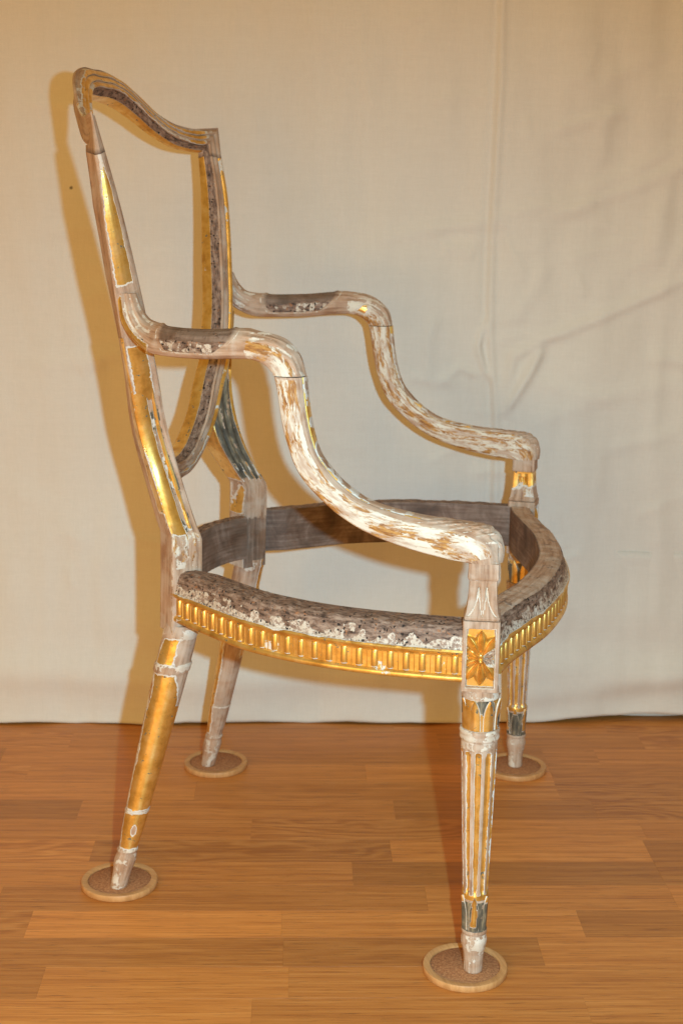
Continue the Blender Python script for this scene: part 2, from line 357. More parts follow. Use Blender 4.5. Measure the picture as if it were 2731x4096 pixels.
def build_cloth():
    nx, nzz = 640, 420
    xs = np.linspace(-1.15, 1.25, nx); ss = np.linspace(0, 1, nzz)
    X, T = np.meshgrid(xs, ss)
    z0 = 0.003+0.0015*np.sin(X*19)+0.001*np.sin(X*47+1)+0.011*np.clip((X-0.33)/0.18, 0, 1)**1.5
    Z = z0+(2.1-z0)*T
    Yb = np.interp(X, [-1.2, -.58, -.34, -.13, .15, .32, .46, .61, 1.3], [2.325, 2.331, 2.331, 2.343, 2.356, 2.366, 2.378, 2.384, 2.40])
    Yt = 2.375+0.012*X
    k = np.clip(Z/0.5, 0, 1); k = k*k*(3-2*k)
    Y = Yb*(1-k)+Yt*k
    dsp = 0.0035*np.sin(X*7.3+0.8*np.sin(Z*2.1)+.4)+0.0018*np.sin(X*17+Z*2.2)+0.0016*np.sin(Z*11+X*4)
    n1 = np.vectorize(lambda a, b: mnoise.fractal(Vector((a*6, b*2.2, 0.3)), 0.9, 2.1, 3))(X[::3, ::3], Z[::3, ::3])
    n2 = np.vectorize(lambda a, b: mnoise.noise(Vector((a*45, b*9, 4.3))))(X[::2, ::2], Z[::2, ::2])
    up = lambda a, f: np.repeat(np.repeat(a, f, 0), f, 1)[:X.shape[0], :X.shape[1]]
    def blur(a, r):
        for _ in range(2):
            for ax in (0, 1):
                a = sum(np.roll(a, s, ax) for s in range(-r, r+1))/(2*r+1)
        return a
    dsp += 0.0130*blur(up(n1, 3), 2)+0.0016*blur(up(n2, 2), 1)
    # long pressed crease and the pulled folds round it
    main = [(.239, 2.1), (.239, 1.19), (.241, 1.07), (.239, .95), (.2375, .83), (.2375, .736), (.240, .656), (.250, .576), (.256, .50), (.258, .30), (.262, .02)]
    dsp += ridge(X, Z, main, 0.0050, 0.0060, 0.0, False)
    dsp -= ridge(X, Z, [(x-0.010, z) for x, z in main], 0.0035, 0.0065, 0, False)
    dsp += ridge(X, Z, [(.58, .770), (.495, .727), (.41, .690), (.327, .657), (.283, .631), (.276, .592), (.262, .535)], 0.0085, 0.013, 0.95)
    dsp += ridge(X, Z, [(.327, .657), (.305, .610), (.262, .535)], 0.0065, 0.009, -0.8)
    dsp += ridge(X, Z, [(.238, .70), (.222, .649), (.236, .610), (.25, .59)], 0.0095, 0.0075, 0.8)
    dsp += ridge(X, Z, [(.155, .589), (.19, .618), (.228, .602)], 0.0065, 0.0075, 0.8)
    dsp += ridge(X, Z, [(.05, .832), (.205, .852), (.329, .882), (.45, .93), (.60, 1.02)], 0.0035, 0.011, 0.5)
    dsp += ridge(X, Z, [(.03, .815), (.19, .842), (.30, .850)], 0.0022, 0.008)
    dsp += ridge(X, Z, [(.33, .86), (.45, .90), (.60, .965)], 0.0032, 0.011, -0.5)
    dsp += ridge(X, Z, [(.62, 1.00), (.535, .945), (.515, .86), (.50, .77)], 0.007, 0.022, 0.5)
    dsp += ridge(X, Z, [(.52, 1.3), (.51, 1.10), (.535, .96), (.55, .80)], -0.010, 0.03)
    dsp += ridge(X, Z, [(.53, .72), (.52, .5), (.545, .3), (.56, .1)], 0.005, 0.018, 0.5)
    dsp += ridge(X, Z, [(.30, .52), (.42, .565), (.60, .60)], 0.0028, 0.016)
    dsp += ridge(X, Z, [(.02, 1.19), (.025, 1.11), (.03, 1.06), (.06, 1.0)], 0.0022, 0.009, 0.5)
    dsp += ridge(X, Z, [(.07, 1.15), (.12, 1.165)], 0.0014, 0.006)
    dsp += ridge(X, Z, [(-.55, .80), (-.40, .77), (-.22, .80)], 0.0012, 0.010)
    dsp += ridge(X, Z, [(-.60, .42), (-.50, .38), (-.42, .30)], 0.002, 0.02)
    dsp += ridge(X, Z, [(-1.2, .10), (-.56, .095), (-.3, .080), (0.0, .085), (.3, .105), (.55, .09), (1.3, .1)], 0.011, 0.032, 0, False)
    dsp += ridge(X, Z, [(-.5, .19), (-.2, .165), (.1, .18), (.4, .20), (.7, .17)], 0.006, 0.04)
    dsp += ridge(X, Z, [(.25, .05), (.42, .06), (.7, .10)], 0.008, 0.025)
    for i in range(80):
        x = rng.uniform(-.6, .6) if i % 2 else rng.uniform(.1, .62); z = rng.uniform(.2, 1.15); a = rng.uniform(-.35, .6) if i % 3 else rng.uniform(1.2, 1.9); l = rng.uniform(.05, .20)
        m_ = (x+l*.5*math.cos(a)+rng.uniform(-.012, .012), z+l*.5*math.sin(a)*.7+rng.uniform(-.012, .012))
        dsp += ridge(X, Z, [(x, z), m_, (x+l*math.cos(a), z+l*math.sin(a)*.7)], rng.uniform(.0010, .0032), rng.uniform(.006, .015), rng.uniform(-.8, .8))
    hem = np.exp(-(Z-z0)/0.012); dsp += 0.006*hem*(1-0.4*hem)
    Y = Y-dsp
    V = np.stack([X, Y, Z], -1)
    me = grid('backdrop_cloth', V, closed=False, flip=True)
    o = link('backdrop_cloth', me, M_CLO)
    o['label'] = 'creased unbleached linen sheet hanging behind the chair down to the floor'; o['category'] = 'backdrop cloth'
    sm = o.modifiers.new('thickness', 'SOLIDIFY'); sm.thickness = 0.0012; sm.offset = 1
    # the turned back corner of the sheet at lower right
    xs = np.linspace(.36, 1.25, 90); ss = np.linspace(0, 1, 24); X, T = np.meshgrid(xs, ss); Z = 0.003+0.0012*np.sin(X*31)+0.30*T
    Y = 2.408+0.003*np.sin(X*23)-0.006*np.exp(-(Z-.003)/.01)-0.02*T+np.clip((.45-X)/.09, 0, 1)*0.03
    me = grid('turned_hem', np.stack([X, Y, Z], -1), closed=False, flip=True)
    f = link('turned_hem', me, M_CLO, o); sm = f.modifiers.new('thickness', 'SOLIDIFY'); sm.thickness = 0.0012; sm.offset = 1
build_cloth()
me = raw_mesh('wall', [(-4, 2.50, -.06), (4, 2.50, -.06), (4, 2.62, -.06), (-4, 2.62, -.06), (-4, 2.50, 2.7), (4, 2.50, 2.7), (4, 2.62, 2.7), (-4, 2.62, 2.7)],
              [(3, 2, 1, 0), (4, 5, 6, 7), (0, 1, 5, 4), (1, 2, 6, 5), (2, 3, 7, 6), (3, 0, 4, 7)], False)
link('wall', me, M_WALL, kind='structure')

# ------------------------------------------------------------------ coasters
def lathe_mesh(name, prof, n=64, close=False):
    th = np.linspace(0, 2*math.pi, n, endpoint=False); V = []
    for r, z in prof: V += [(r*math.cos(t), r*math.sin(t), z) for t in th]
    F = []; k = len(prof)
    for i in range(k-1 if not close else k):
        i2 = (i+1) % k
        for j in range(n):
            F.append((i*n+j, i*n+(j+1) % n, i2*n+(j+1) % n, i2*n+j))
    if not close: F.append(tuple(range((k-1)*n, k*n))); F.append(tuple(range(n))[::-1])
    return sharp(raw_mesh(name, V, F), 50)
rim_me = lathe_mesh('rim', [(.0500, .0008), (.0500, .0072), (.0493, .0082), (.0420, .0084), (.0414, .0080), (.0412, .0052), (.0412, .0002), (.0494, .0002)], 96, True)
cork_me = lathe_mesh('cork_disc', [(.0409, .0008), (.0409, .0062), (.0404, .0066)], 80)
COAST = [((0.15386, 1.55416), 0.3, 'round cork coaster with a pale wood rim under the fluted front leg nearest the viewer'),
         ((-0.28663, 1.75659), 1.2, 'round cork coaster with a pale wood rim under the gilt rear leg nearest the viewer'),
         ((-0.19433, 2.15742), 2.6, 'round cork coaster under the far, mostly bare rear leg, close to the linen sheet'),
         ((0.28120, 2.15974), 4.0, 'round cork coaster under the far front leg, partly hidden behind the near front leg')]
first = None
for (x, y), rz, lab in COAST:
    if first is None:
        o = bpy.data.objects.new('coaster', None); C.objects.link(o); kids = [link('rim', rim_me, M_RIM, o), link('cork_disc', cork_me, M_CORK, o)]; first = o
    else:
        o = first.copy(); C.objects.link(o)
        for kd in kids: c = kd.copy(); C.objects.link(c); c.parent = o
    o.location = (x, y, 0); o.rotation_euler = (0, 0, rz); o['label'] = lab; o['category'] = 'coaster'; o['group'] = 'coasters under the chair legs'

# ------------------------------------------------------------------ the chair (local: x forward, y away from the camera, z up)
ANG, OFF = -0.192125, 1.860235
U0, Z0 = -0.36, 0.0066
fwx, fwy = math.cos(ANG), math.sin(ANG)
chair = bpy.data.objects.new('armchair', None); C.objects.link(chair)
chair.location = (-math.sin(ANG)*OFF+fwx*U0, math.cos(ANG)*OFF+fwy*U0, Z0); chair.rotation_euler = (0, 0, ANG)
chair['label'] = 'stripped shield back armchair frame with worn gilding and no seat, standing on four coasters'; chair['category'] = 'armchair'
SH = np.array([U0, 0, Z0])
def cpart(name, V, side=1, parent=None, label=None, attrs=None, closed=True, caps=True, ang=40, flip=False):
    V = np.array(V, float).copy()
    V[..., 1] *= side; V = V-SH
    me = grid(name, V, closed, caps, attrs, flip=(flip != (side < 0)))
    if ang: sharp(me, ang)
    return link(name, me, M_ANT, parent or chair, label)
def cmesh(name, V, F, side=1, parent=None, label=None, attrs=None, ang=40, smooth=True):
    V = np.array(V, float).copy(); V[:, 1] *= side; V = V-SH
    if side < 0: F = [f[::-1] for f in F]
    me = raw_mesh(name, V, F, smooth)
    uvl = me.uv_layers.new(name='UVMap')
    for lp in me.loops: p = me.vertices[lp.vertex_index].co; uvl.data[lp.index].uv = (p.z, p.x+p.y)
    for k, arr in (attrs or {}).items(): set_attr(me, k, np.broadcast_to(arr, (len(V),)))
    if ang: sharp(me, ang)
    return link(name, me, M_ANT, parent or chair, label)

# ---- back surface: u = A + B w + K (v/.26)^2
SK = (-0.469118, -0.214383, 0.216997, -0.140731)
def usurf(v, w): return SK[0]+SK[1]*w+(SK[2]+SK[3]*w)*(v/0.26)**2
def nsurf(v, w):
    n = np.stack([np.ones_like(v), -2*(SK[2]+SK[3]*w)*v/0.26**2, -(SK[1]+SK[3]*(v/0.26)**2)], -1)
    return n/np.linalg.norm(n, axis=-1, keepdims=True)
def offset2d(P, ds, closed=False):
    """inward mitre normals for a polyline running clockwise seen from the front (inward = right hand of travel)"""
    d = np.diff(P, axis=0); d /= np.linalg.norm(d, axis=1, keepdims=True)
    d0 = np.vstack([d[:1], d]); d1 = np.vstack([d, d[-1:]])
    if closed: d0[0] = d[-1]; d1[-1] = d[0]
    n0 = np.stack([d0[:, 1], -d0[:, 0]], 1); n1 = np.stack([d1[:, 1], -d1[:, 0]], 1)
    return (n0+n1)/(1+(n0*n1).sum(1, keepdims=True))
crest_half = [(0, 1.0480), (.0345, 1.0478), (.075, 1.0398), (.1117, 1.0222), (.1436, 1.0018), (.175, .9872), (.207, .9811), (.2320, .9806)]
tip = (.2555, .9835)
side_h = [(.2467, .9402), (.2370, .8874), (.2222, .8317), (.2060, .7756), (.1960, .7416), (.1837, .7056), (.1635, .6552), (.1427, .6220), (.1151, .5788), (.0874, .5500), (.0561, .5275), (.0250, .5168), (0, .5155)]
ch = smooth_curve(crest_half, 60); ch = np.vstack([ch[ch[:, 0] < .2165], [tip]])      # no stations inside the mitre of the corner
lower = smooth_curve(side_h, 130)
tipside = np.array([tip, (.2477, .9465), side_h[0]])
right_top = np.vstack([ch, tipside[1:]])
full = np.vstack([right_top[::-1]*[-1, 1], right_top[1:], lower[1:], (lower*[-1, 1])[::-1][1:]])     # closed loop, near joint round to near joint
T_D = 0.034
SEC = [(0.0000, -.0030, 'edge'), (.0012, -.0004, 'edge'), (.0035, .0016, 'm1'), (.0062, .0014, 'm1'), (.0078, -.0012, 'gr'), (.0088, -.0012, 'm2'), (.0102, .0012, 'm2'), (.0128, .0014, 'm2'),
       (.0145, -.0004, 'gr'), (.0158, -.0012, 'm3'), (.0175, .0006, 'm3'), (.0195, .0006, 'm3'), (.0206, -.0014, 'lip'), (.0215, -.0030, 'tack'), (.0268, -.0125, 'tack'),
       (.0276, -.0140, 'inner'), (.0286, -.0230, 'inner'), (.0285, -.0325, 'inner'), (.0270, -.0345, 'back'), (.0020, -.0345, 'back'), (-.0004, -.0325, 'outer'), (-.0013, -.0270, 'outer'), (-.0019, -.0200, 'outer'), (-.0018, -.0140, 'outer'), (-.0012, -.0090, 'outer'), (-.0004, -.0050, 'edge')]
FULLN = offset2d(np.vstack([full[-2:-1], full, full[1:2]]), None)[1:-1]
nc = 2*len(right_top)-1
crest_line, crest_n = full[:nc], FULLN[:nc]
lower_line, lower_n = full[nc-1:], FULLN[nc-1:]
def frame_sweep(line, N, ws, depth, taper, sec, slant):
    A, B, G, Fr = densify(sec, 0.0016)
    a = A[None, :]*ws[:, None]; b = B[None, :]*np.where(B < -.004, depth[:, None], 1)
    b = b+slant[:, None]*(1-(np.clip((.021-A)/.021, 0, 1)[None, :]**1.4))
    back = np.isin(G, ('outer', 'back'))[None, :]*np.clip(-B/.0345, 0, 1)[None, :]**1.6*np.clip((.027-A)/.02, 0, 1)[None, :]
    wed = np.isin(G, ('outer', 'back', 'edge'))[None, :]*np.clip((.0275-A)/.024, 0, 1)[None, :]*np.clip((-B-.004)/.010, 0, 1)[None, :]
    b = b*(1-taper[:, None]*wed)
    P = line[:, None, :]+N[:, None, :]*a[..., None]
    v, w = P[..., 0], P[..., 1]
    V = np.stack([usurf(v, w), v, w], -1)+nsurf(v, w)*b[..., None]
    return V, A, B, G, Fr
# crest rail
V, A, B, G, Fr = frame_sweep(crest_line, crest_n, 1.0+0.18*np.exp(-(crest_line[:, 0]/.20)**4), np.where(crest_line[:, 1] < .970, np.interp(crest_line[:, 1], [.9402, .9465], [.50, .44]), np.interp(np.abs(crest_line[:, 0]), [0, .08, .14, .19, .225, .25], [1, .85, .62, .46, .36, .28])), np.where(crest_line[:, 1] < .970, .34, np.interp(np.abs(crest_line[:, 0]), [0, .12, .2, .25], [.66, .66, .72, .72])), SEC, np.interp(np.abs(crest_line[:, 0]), [0, .15, .235, .2475], [.010, .009, .004, .002]))
v = crest_line[:, 0][:, None]*np.ones(len(A)); w = crest_line[:, 1][:, None]*np.ones(len(A))
pos = np.cumsum(np.concatenate([[0], np.linalg.norm(np.diff(crest_line, axis=0), axis=1)]))[:, None]*np.ones(len(A))
isin = lambda *t: np.isin(G, t)[None, :]
nb = nzv(pos, B[None, :]+0*pos, 26, 1.3)
body = (np.abs(v) < .252)
nearjoin = np.clip((-.2565-v)/-.004, 0, 1)
gold = np.where(isin('m2'), .76+.25*nb, 0)+np.where(isin('m1'), .66+.35*nb, 0)+np.where(isin('m3'), .60+.4*nb, 0)+np.where(isin('edge', 'lip'), .28+.4*nb, 0)
gold = np.where(isin('inner'), g_from(.004+.010*nzv(pos, B[None, :]*3+0*pos, 30, 5.0)+.004), gold)
gold = np.where(isin('outer', 'edge') & (v < -.15), .30+.5*nb, gold)
endpatch = np.where((w < .984) & (np.abs(v) > .245), 0.0, 1.0)          # the let-in repair at the shoulders is bare
gold = gold*endpatch
tack = np.where(isin('tack'), .95, 0.0); tack = np.where(isin('lip'), .35, tack)*np.where(np.abs(v) < .262, 1, 0)
scr = np.where(isin('outer') & (v < -.2), .45*endpatch, 0)
gsx = np.where(isin('lip'), .42+.3*nb, 0)*endpatch
jl = np.zeros_like(pos); jl[0] = jl[-1] = .95
cpart('crest_rail', V, attrs=dict(dark=jl, gold=gold, tack=tack, gesso=gsx, scrape=scr, grey=np.where(isin('gr'), .44+.4*nb, 0)*endpatch), flip=True, ang=55)
# shield frame below the joints (one bent loop)
V, A, B, G, Fr = frame_sweep(lower_line, lower_n, np.ones(len(lower_line)), np.interp(lower_line[:, 1], [.6, .70, .80, .88, .9402], [1.0, 1.0, .92, .76, .50]), np.interp(lower_line[:, 1], [.6, .75, .85, .9402], [0, 0, .12, .30]), SEC, np.interp(lower_line[:, 1], [.5, .94], [.003, .002]))
v = lower_line[:, 0][:, None]*np.ones(len(A)); w = lower_line[:, 1][:, None]*np.ones(len(A))
pos = np.cumsum(np.concatenate([[0], np.linalg.norm(np.diff(lower_line, axis=0), axis=1)]))[:, None]*np.ones(len(A))
nb = nzv(pos, B[None, :]+0*pos, 26, 2.3)
near = v < 0
depth = (-B)[None, :]+0*pos           # 0 front .. .034 back
pl_ = np.clip((.937-w)/.035, 0, 1)
d_side = np.minimum(depth-(.0160-.0095*pl_)+.0030*nzv(pos, 0*pos, 40, 3.), (.0215+.0080*pl_)-depth+.0030*nzv(pos, 0*pos, 30, 8.))
d_len = np.minimum((.928-w)*.22, (w-.795)*1.0)
up = np.minimum(d_side, d_len)
lowp = np.minimum(np.minimum(depth-.008, .0300-depth), .72-w)
gold = np.where(isin('outer'), g_from(np.maximum(np.where(near, up, -1), np.where(near, lowp, .004))), 0)
gold = gold+np.where(isin('m1', 'gr') & (A[None, :] < .0095), .64+.30*nb, 0)*np.where(near & (w > .70), .3, 1)+np.where(isin('m2') & (A[None, :] < .0115), .50+.5*nb, 0)+np.where(isin('m3'), .12+.3*nb, 0)
gold = np.where(isin('inner'), g_from(.006+.012*nzv(pos, B[None, :]*2+0*pos, 22, 6.)), gold)
gold = np.where((np.abs(v) < .09) & isin('m3', 'm1', 'edge'), .2+.4*nb, gold)
tack = np.where(isin('tack'), np.where(w > .56, .95, .62), 0.0); tack = np.where(isin('lip'), .3, tack)
cpart('shield_frame', V, attrs=dict(gold=gold, tack=tack, gesso=np.where(isin('lip'), .40+.4*nb, 0), grey=np.where(isin('gr'), .40+.4*nb, 0),
      dark=np.where(isin('tack') & (w < .56), .55, 0)), flip=True, ang=55)

# ---- back posts (block on the rail, sweeping up into the shield)
pw = np.array([.352, .372, .43, .462, .472, .478, .493, .5072, .5300, .5493, .5825, .62, .6552, .680, .705, .725])
pF = np.array([.167, .167, .167, .168, .168, .1675, .1625, .1574, .1510, .1479, .1492, .1550, .1648, .1745, .1848, .1920])
pU = np.array([-.5085, -.508, -.5065, -.506, -.506, -.5080, -.5160, -.5228, -.5325, -.5397, -.5503, -.5575, -.5590, -.5600, -.5610, -.5620])
pW = np.array([.040, .040, .040, .040, .040, .0392, .0395, .041, .044, .046, .045, .038, .028, .018, .014, .012])
pD = np.array([.040, .040, .040, .040, .040, .0385, .038, .0375, .037, .037, .0368, .0365, .0365, .0365, .036, .036])
pA = np.radians([41, 41, 41, 41, 41, 41, 40, 38, 36, 34.5, 33, 32, 32, 32, 33, 33])
wz = np.unique(np.concatenate([np.linspace(.352, .725, 180), [.472, .478]]))
Fv, Ww, Dd, Aa, Uf = (np.interp(wz, pw, q) for q in (pF, pW, pD, pA, pU))
def sm(a, k=7):
    b = np.pad(a, k, mode='reflect', reflect_type='odd'); c_ = np.convolve(b, np.ones(2*k+1)/(2*k+1), 'valid')
    b = np.pad(c_, k, mode='reflect', reflect_type='odd'); return np.convolve(b, np.ones(2*k+1)/(2*k+1), 'valid')
hi = wz > .490
Fv, Ww, Dd, Uf = (np.where(hi, sm(q), q) for q in (Fv, Ww, Dd, Uf)); Aa = sm(Aa)
PSEC = [(0.0, -.0012, 'corner'), (.0008, 0, 'front'), (.0392, 0, 'corner'), (.04, -.0008, 'innerside'), (.04, -.0392, 'corner'), (.0392, -.04, 'backface'), (.0008, -.04, 'cb'), (0, -.0392, 'outer'),
        (-.0011, -.0360, 'outer'), (-.0020, -.0320, 'outer'), (-.0023, -.0275, 'outer'), (-.0018, -.0230, 'outer'), (-.0004, -.0190, 'outer2'), (.0008, -.0175, 'outer2'), (.0010, -.0145, 'outer2'), (.0014, -.0130, 'bead'), (-.0003, -.0115, 'bead'), (-.0003, -.0090, 'bead'), (.0013, -.0078, 'strip'), (.0003, -.0066, 'strip'), (0, -.0030, 'strip')]
A, B, G, Fr = densify(PSEC, 0.0018)
isin = lambda *t: np.isin(G, t)[None, :]
m = len(A); n = len(wz)
relief = np.clip((wz-.478)/.02, 0, 1)[:, None]
Ar = np.where(isin('outer', 'outer2', 'bead', 'strip'), A[None, :]*relief, A[None, :])
# leaf carving on the front face
fx = (A/.04)[None, :]+0*wz[:, None]; ww = wz[:, None]+0*A[None, :]
leaf = np.where(isin('front'), 1, 0)*np.clip((ww-.479)/.012, 0, 1)*np.clip((.655-ww)/.03, 0, 1)
lcar = fx*math.pi*4+.9*np.sin((ww-.5)*45)*(fx-.5)+(ww-.5)*10
carve = .0022*leaf*(np.abs(np.sin(lcar))-.5)
cA = np.cos(Aa)[:, None]; sA = np.sin(Aa)[:, None]
aa = Ar/.04*Ww[:, None]; bb = B[None, :]/.04*Dd[:, None]+carve-.0045*np.clip((ww-.632)/.02, 0, 1)*(B[None, :] > -.002)*(A[None, :] > .003)
# forward-normal (cosA, -sinA) ; inward direction along the face (-sinA, -cosA)
V = np.stack([Uf[:, None]-sA*aa+cA*bb, Fv[:, None]-cA*aa-sA*bb, ww-.25*0*aa], -1)
V[..., 0] += np.where(ww > .48, 0, 0)
dep = (-B)[None, :]+0*ww
for side in (-1, 1):
    nb = nzv(ww, fx, 30, 4.0+side); n2 = nzv(ww, dep*2, 26, 9.0+side)
    gold = np.zeros((n, m)); grey = np.zeros((n, m)); ges = np.zeros((n, m)); scr = np.zeros((n, m)); dark = np.zeros((n, m))
    top = .4805+.003*nzv(dep, 0*dep, 90, 2.)
    if side < 0:
        gold = np.where(isin('outer', 'outer2'), g_from(np.minimum(np.minimum(.0400-dep-.004*np.clip(1-np.abs(ww-.545)/.045, 0, 1)+.0025*n2, ww-top), .0045)), gold)
        gold = np.where(isin('cb', 'backface'), g_from(np.minimum((.45-fx)*.04+.004*n2, np.minimum(ww-.505, .004))), gold)
        gold = np.where(isin('outer2'), g_from(-.003+.006*nb), gold)
        gold = np.where(isin('bead'), g_from(np.minimum(.0028+.005*nb, ww-.486)), gold)
        grey = np.where(isin('outer2') & (ww > .482), .50+.6*nzv(ww, dep*3, 50, 1.5), grey)
        grey = np.where(isin('strip') & (dep > .0062) & (ww > .482), .5+.3*nb, grey)
        scr = np.where(isin('outer', 'outer2', 'bead', 'strip') & (ww < .482) & (ww > .445), .46+.3*nb, scr)
        ges = np.where(isin('outer', 'outer2', 'bead', 'strip') & (ww < .478) & (ww > .436), .40+.45*nb, ges)
        ges = np.where(isin('backface', 'cb') & (fx < .12), .5, ges)
        ges = np.where(isin('outer', 'cb') & (dep > .0355) & (np.abs(ww-.545) < .045), .48+.4*nb, ges)
    else:
        grey = np.where(isin('front'), leaf*(.66+.35*nb), 0)
        gold = np.where(isin('front') & (fx < .14) & (ww > .49), g_from(.003+.003*nb), gold)
        gold = np.where(isin('front') & (np.abs(np.sin(lcar)) > .90) & (ww > .482) & (ww < .512), .50+.6*nzv(ww, fx*.04, 90, 3.), gold)
        gold = np.where(isin('innerside'), g_from(np.minimum(.006+.004*n2, ww-.484)), gold)
        gold = np.where(isin('innerside') & (ww < .478) & (ww > .433), .42+.6*n2, gold)
        ges = np.where(isin('innerside') & (ww < .50), .40+.5*nb, ges)
        gold = np.where(isin('outer', 'outer2', 'bead'), g_from(ww-.48), gold)
    dark = np.where(isin('front', 'corner') & (ww < .427+.004*nb), np.clip(.70+.3*nb, 0, 1), dark) if side > 0 else dark
    cpart('back_post', V, side, attrs=dict(gold=gold, grey=grey, gesso=ges, scrape=scr, dark=dark), ang=50,
          label='back post with gilt outer face and a thin gold bead' if side < 0 else 'back post with a carved grey leaf on its face')

# ---- seat rails
RS = [(0.0, .4000, 'mold'), (.0030, .4020, 'mold'), (.0042, .4045, 'mold'), (.0030, .4068, 'mold'), (.0005, .4076, 'pale'), (-.0026, .4180, 'pale'), (-.0052, .4262, 'top'), (-.0092, .4316, 'top'), (-.0190, .4335, 'top'), (-.0375, .4335, 'in'),
      (-.0380, .4325, 'in'), (-.0380, .3715, 'under'), (-.0375, .3710, 'under'), (.0020, .3700, 'low'), (.0032, .3712, 'low'), (.0032, .3745, 'low'), (.0018, .3765, 'band'), (-.0008, .3775, 'band'), (-.0008, .3990, 'mold')]
def rail(name, outer, side=1, seed=0., goldbase=.62, label=None, closed_sym=False, darkin=.9, startthick=1.0, fullthick=1.0, band_gold=True, toptack=1.0):
    L = smooth_curve(outer, int(len(smooth_curve(outer, 60))*3.2)); L = resample(L, 0.0032)
    A, B, G, Fr = densify(RS, 0.0018)
    N = -offset2d(L, None)         # outward
    s_ = np.concatenate([[0], np.cumsum(np.linalg.norm(np.diff(L, axis=0), axis=1))])
    th_ = np.interp(s_, [0, .010, .045], [startthick, startthick, fullthick])[:, None]
    P = L[:, None, :]+N[:, None, :]*(A[None, :]*np.where(A < -.001, th_, 1))[..., None]
    V = np.concatenate([P, np.broadcast_to(B[None, :, None], P.shape[:2]+(1,))], -1)
    pos = np.cumsum(np.concatenate([[0], np.linalg.norm(np.diff(L, axis=0), axis=1)]))[:, None]*np.ones(len(A))
    bb = B[None, :]+0*pos
    nb = nzv(pos, bb, 34, seed); n2 = nzv(pos, bb*3, 60, seed+4); n3 = nzv(pos, bb, 110, seed+2)
    i = lambda *t: np.isin(G, t)[None, :]
    # rough broken top
    rough = np.where(i('top', 'pale'), .0011*n2+.0012*n3, 0); V[..., 2] += rough
    gold = np.where(i('mold', 'low', 'band'), np.clip(goldbase+.22+.5*np.minimum(nb, .2), 0, 1), 0) if band_gold else np.zeros_like(pos)
    top_break = np.where(i('mold') & (bb > .4045), .48+.5*nb, 0); gold = np.where(i('mold') & (bb > .4045), np.minimum(gold, top_break+.1), gold)
    ges = np.where(i('pale', 'mold') & (bb > .4045), np.clip((.4175-bb)/.010+.40+1.0*n2+.8*n3, 0, 1), 0)
    flat = i('top') & (bb > .4295)
    tack = np.where(i('top'), np.where(flat, toptack, 1.0), 0)+np.where(i('pale'), .8, 0)
    dark = np.where(i('in', 'under'), darkin, 0)
    r = cpart(name, V, side, attrs=dict(gold=gold, gesso=ges, tack=tack, dark=dark), label=label, ang=50)
    return r, L, N
side_pts = [(-.5385, .1865), (-.5190, .2040), (-.490, .2275), (-.439, .2675), (-.409, .2860), (-.370, .3030), (-.327, .3170), (-.278, .3265), (-.230, .3310), (-.180, .3318), (-.158, .3318)]
front_pts = [(-.1205, .2960), (-.1135, .2600), (-.0950, .2000), (-.0770, .1400), (-.0640, .0650), (-.0595, 0.0), (-.0640, -.0650), (-.0770, -.1400), (-.0950, -.2000), (-.1135, -.2600), (-.1205, -.2960)]
back_pts = [(-.5480, -.1400), (-.5660, -.1140), (-.5820, -.0700), (-.5900, 0.0), (-.5820, .0700), (-.5660, .1140), (-.5480, .1400)]
def reeds(rail_obj, L, N, side, pitch, s0, s1, wlo=.3772, whi=.3990):
    """a rounded reed standing in each flute of the rail; each is an object of its own"""
    d = np.concatenate([[0], np.cumsum(np.linalg.norm(np.diff(L, axis=0), axis=1))]); tot = d[-1]
    cnt = int((tot-s0-s1)/pitch)+1; base = None
    nr = 7; na = 9; th = np.linspace(0, math.pi, na)
    # shared mesh: half round rod with a rounded lower end; local x along rail, y outwards, z up
    prof = [(.0019, .0006), (.0029, .0012), (.0035, .0026), (.0035, .010), (.0034, .0205), (.0028, .0218)]
    V = [(r*1.22*math.cos(t), -.0009+r*.86*math.sin(t), z) for r, z in prof for t in th]
    F = [(i*na+j, i*na+j+1, (i+1)*na+j+1, (i+1)*na+j) for i in range(len(prof)-1) for j in range(na-1)]
    F = [f[::-1] for f in F]+[tuple(range(na)), tuple(range((len(prof)-1)*na, len(prof)*na))[::-1]]
    gv = [.64 if i > 1 else .40 for i in range(len(prof)) for t in th]
    for cx in (.0091,):
        k = len(V); hw_ = .0006; top = .0205
        V += [(cx-hw_, -.0010, .0006), (cx+hw_, -.0010, .0006), (cx, .0002, .0006), (cx-hw_, -.0010, top), (cx+hw_, -.0010, top), (cx, .0002, top)]
        F += [(k, k+2, k+5, k+3), (k+2, k+1, k+4, k+5), (k+3, k+5, k+4), (k, k+1, k+2)]; gv += [.66]*6
    me = raw_mesh('reed', V, F); set_attr(me, 'gold', np.array(gv)); sharp(me, 45)
    for q in range(cnt):
        s = s0+q*pitch; x = np.interp(s, d, L[:, 0]); y = np.interp(s, d, L[:, 1]); nx = np.interp(s, d, N[:, 0]); ny = np.interp(s, d, N[:, 1])
        o = link('reed', me, M_ANT, rail_obj)
        y, ny = y*side, ny*side
        o.location = (x-SH[0], y, wlo-SH[2]); o.rotation_euler = (0, 0, math.atan2(-nx, ny))
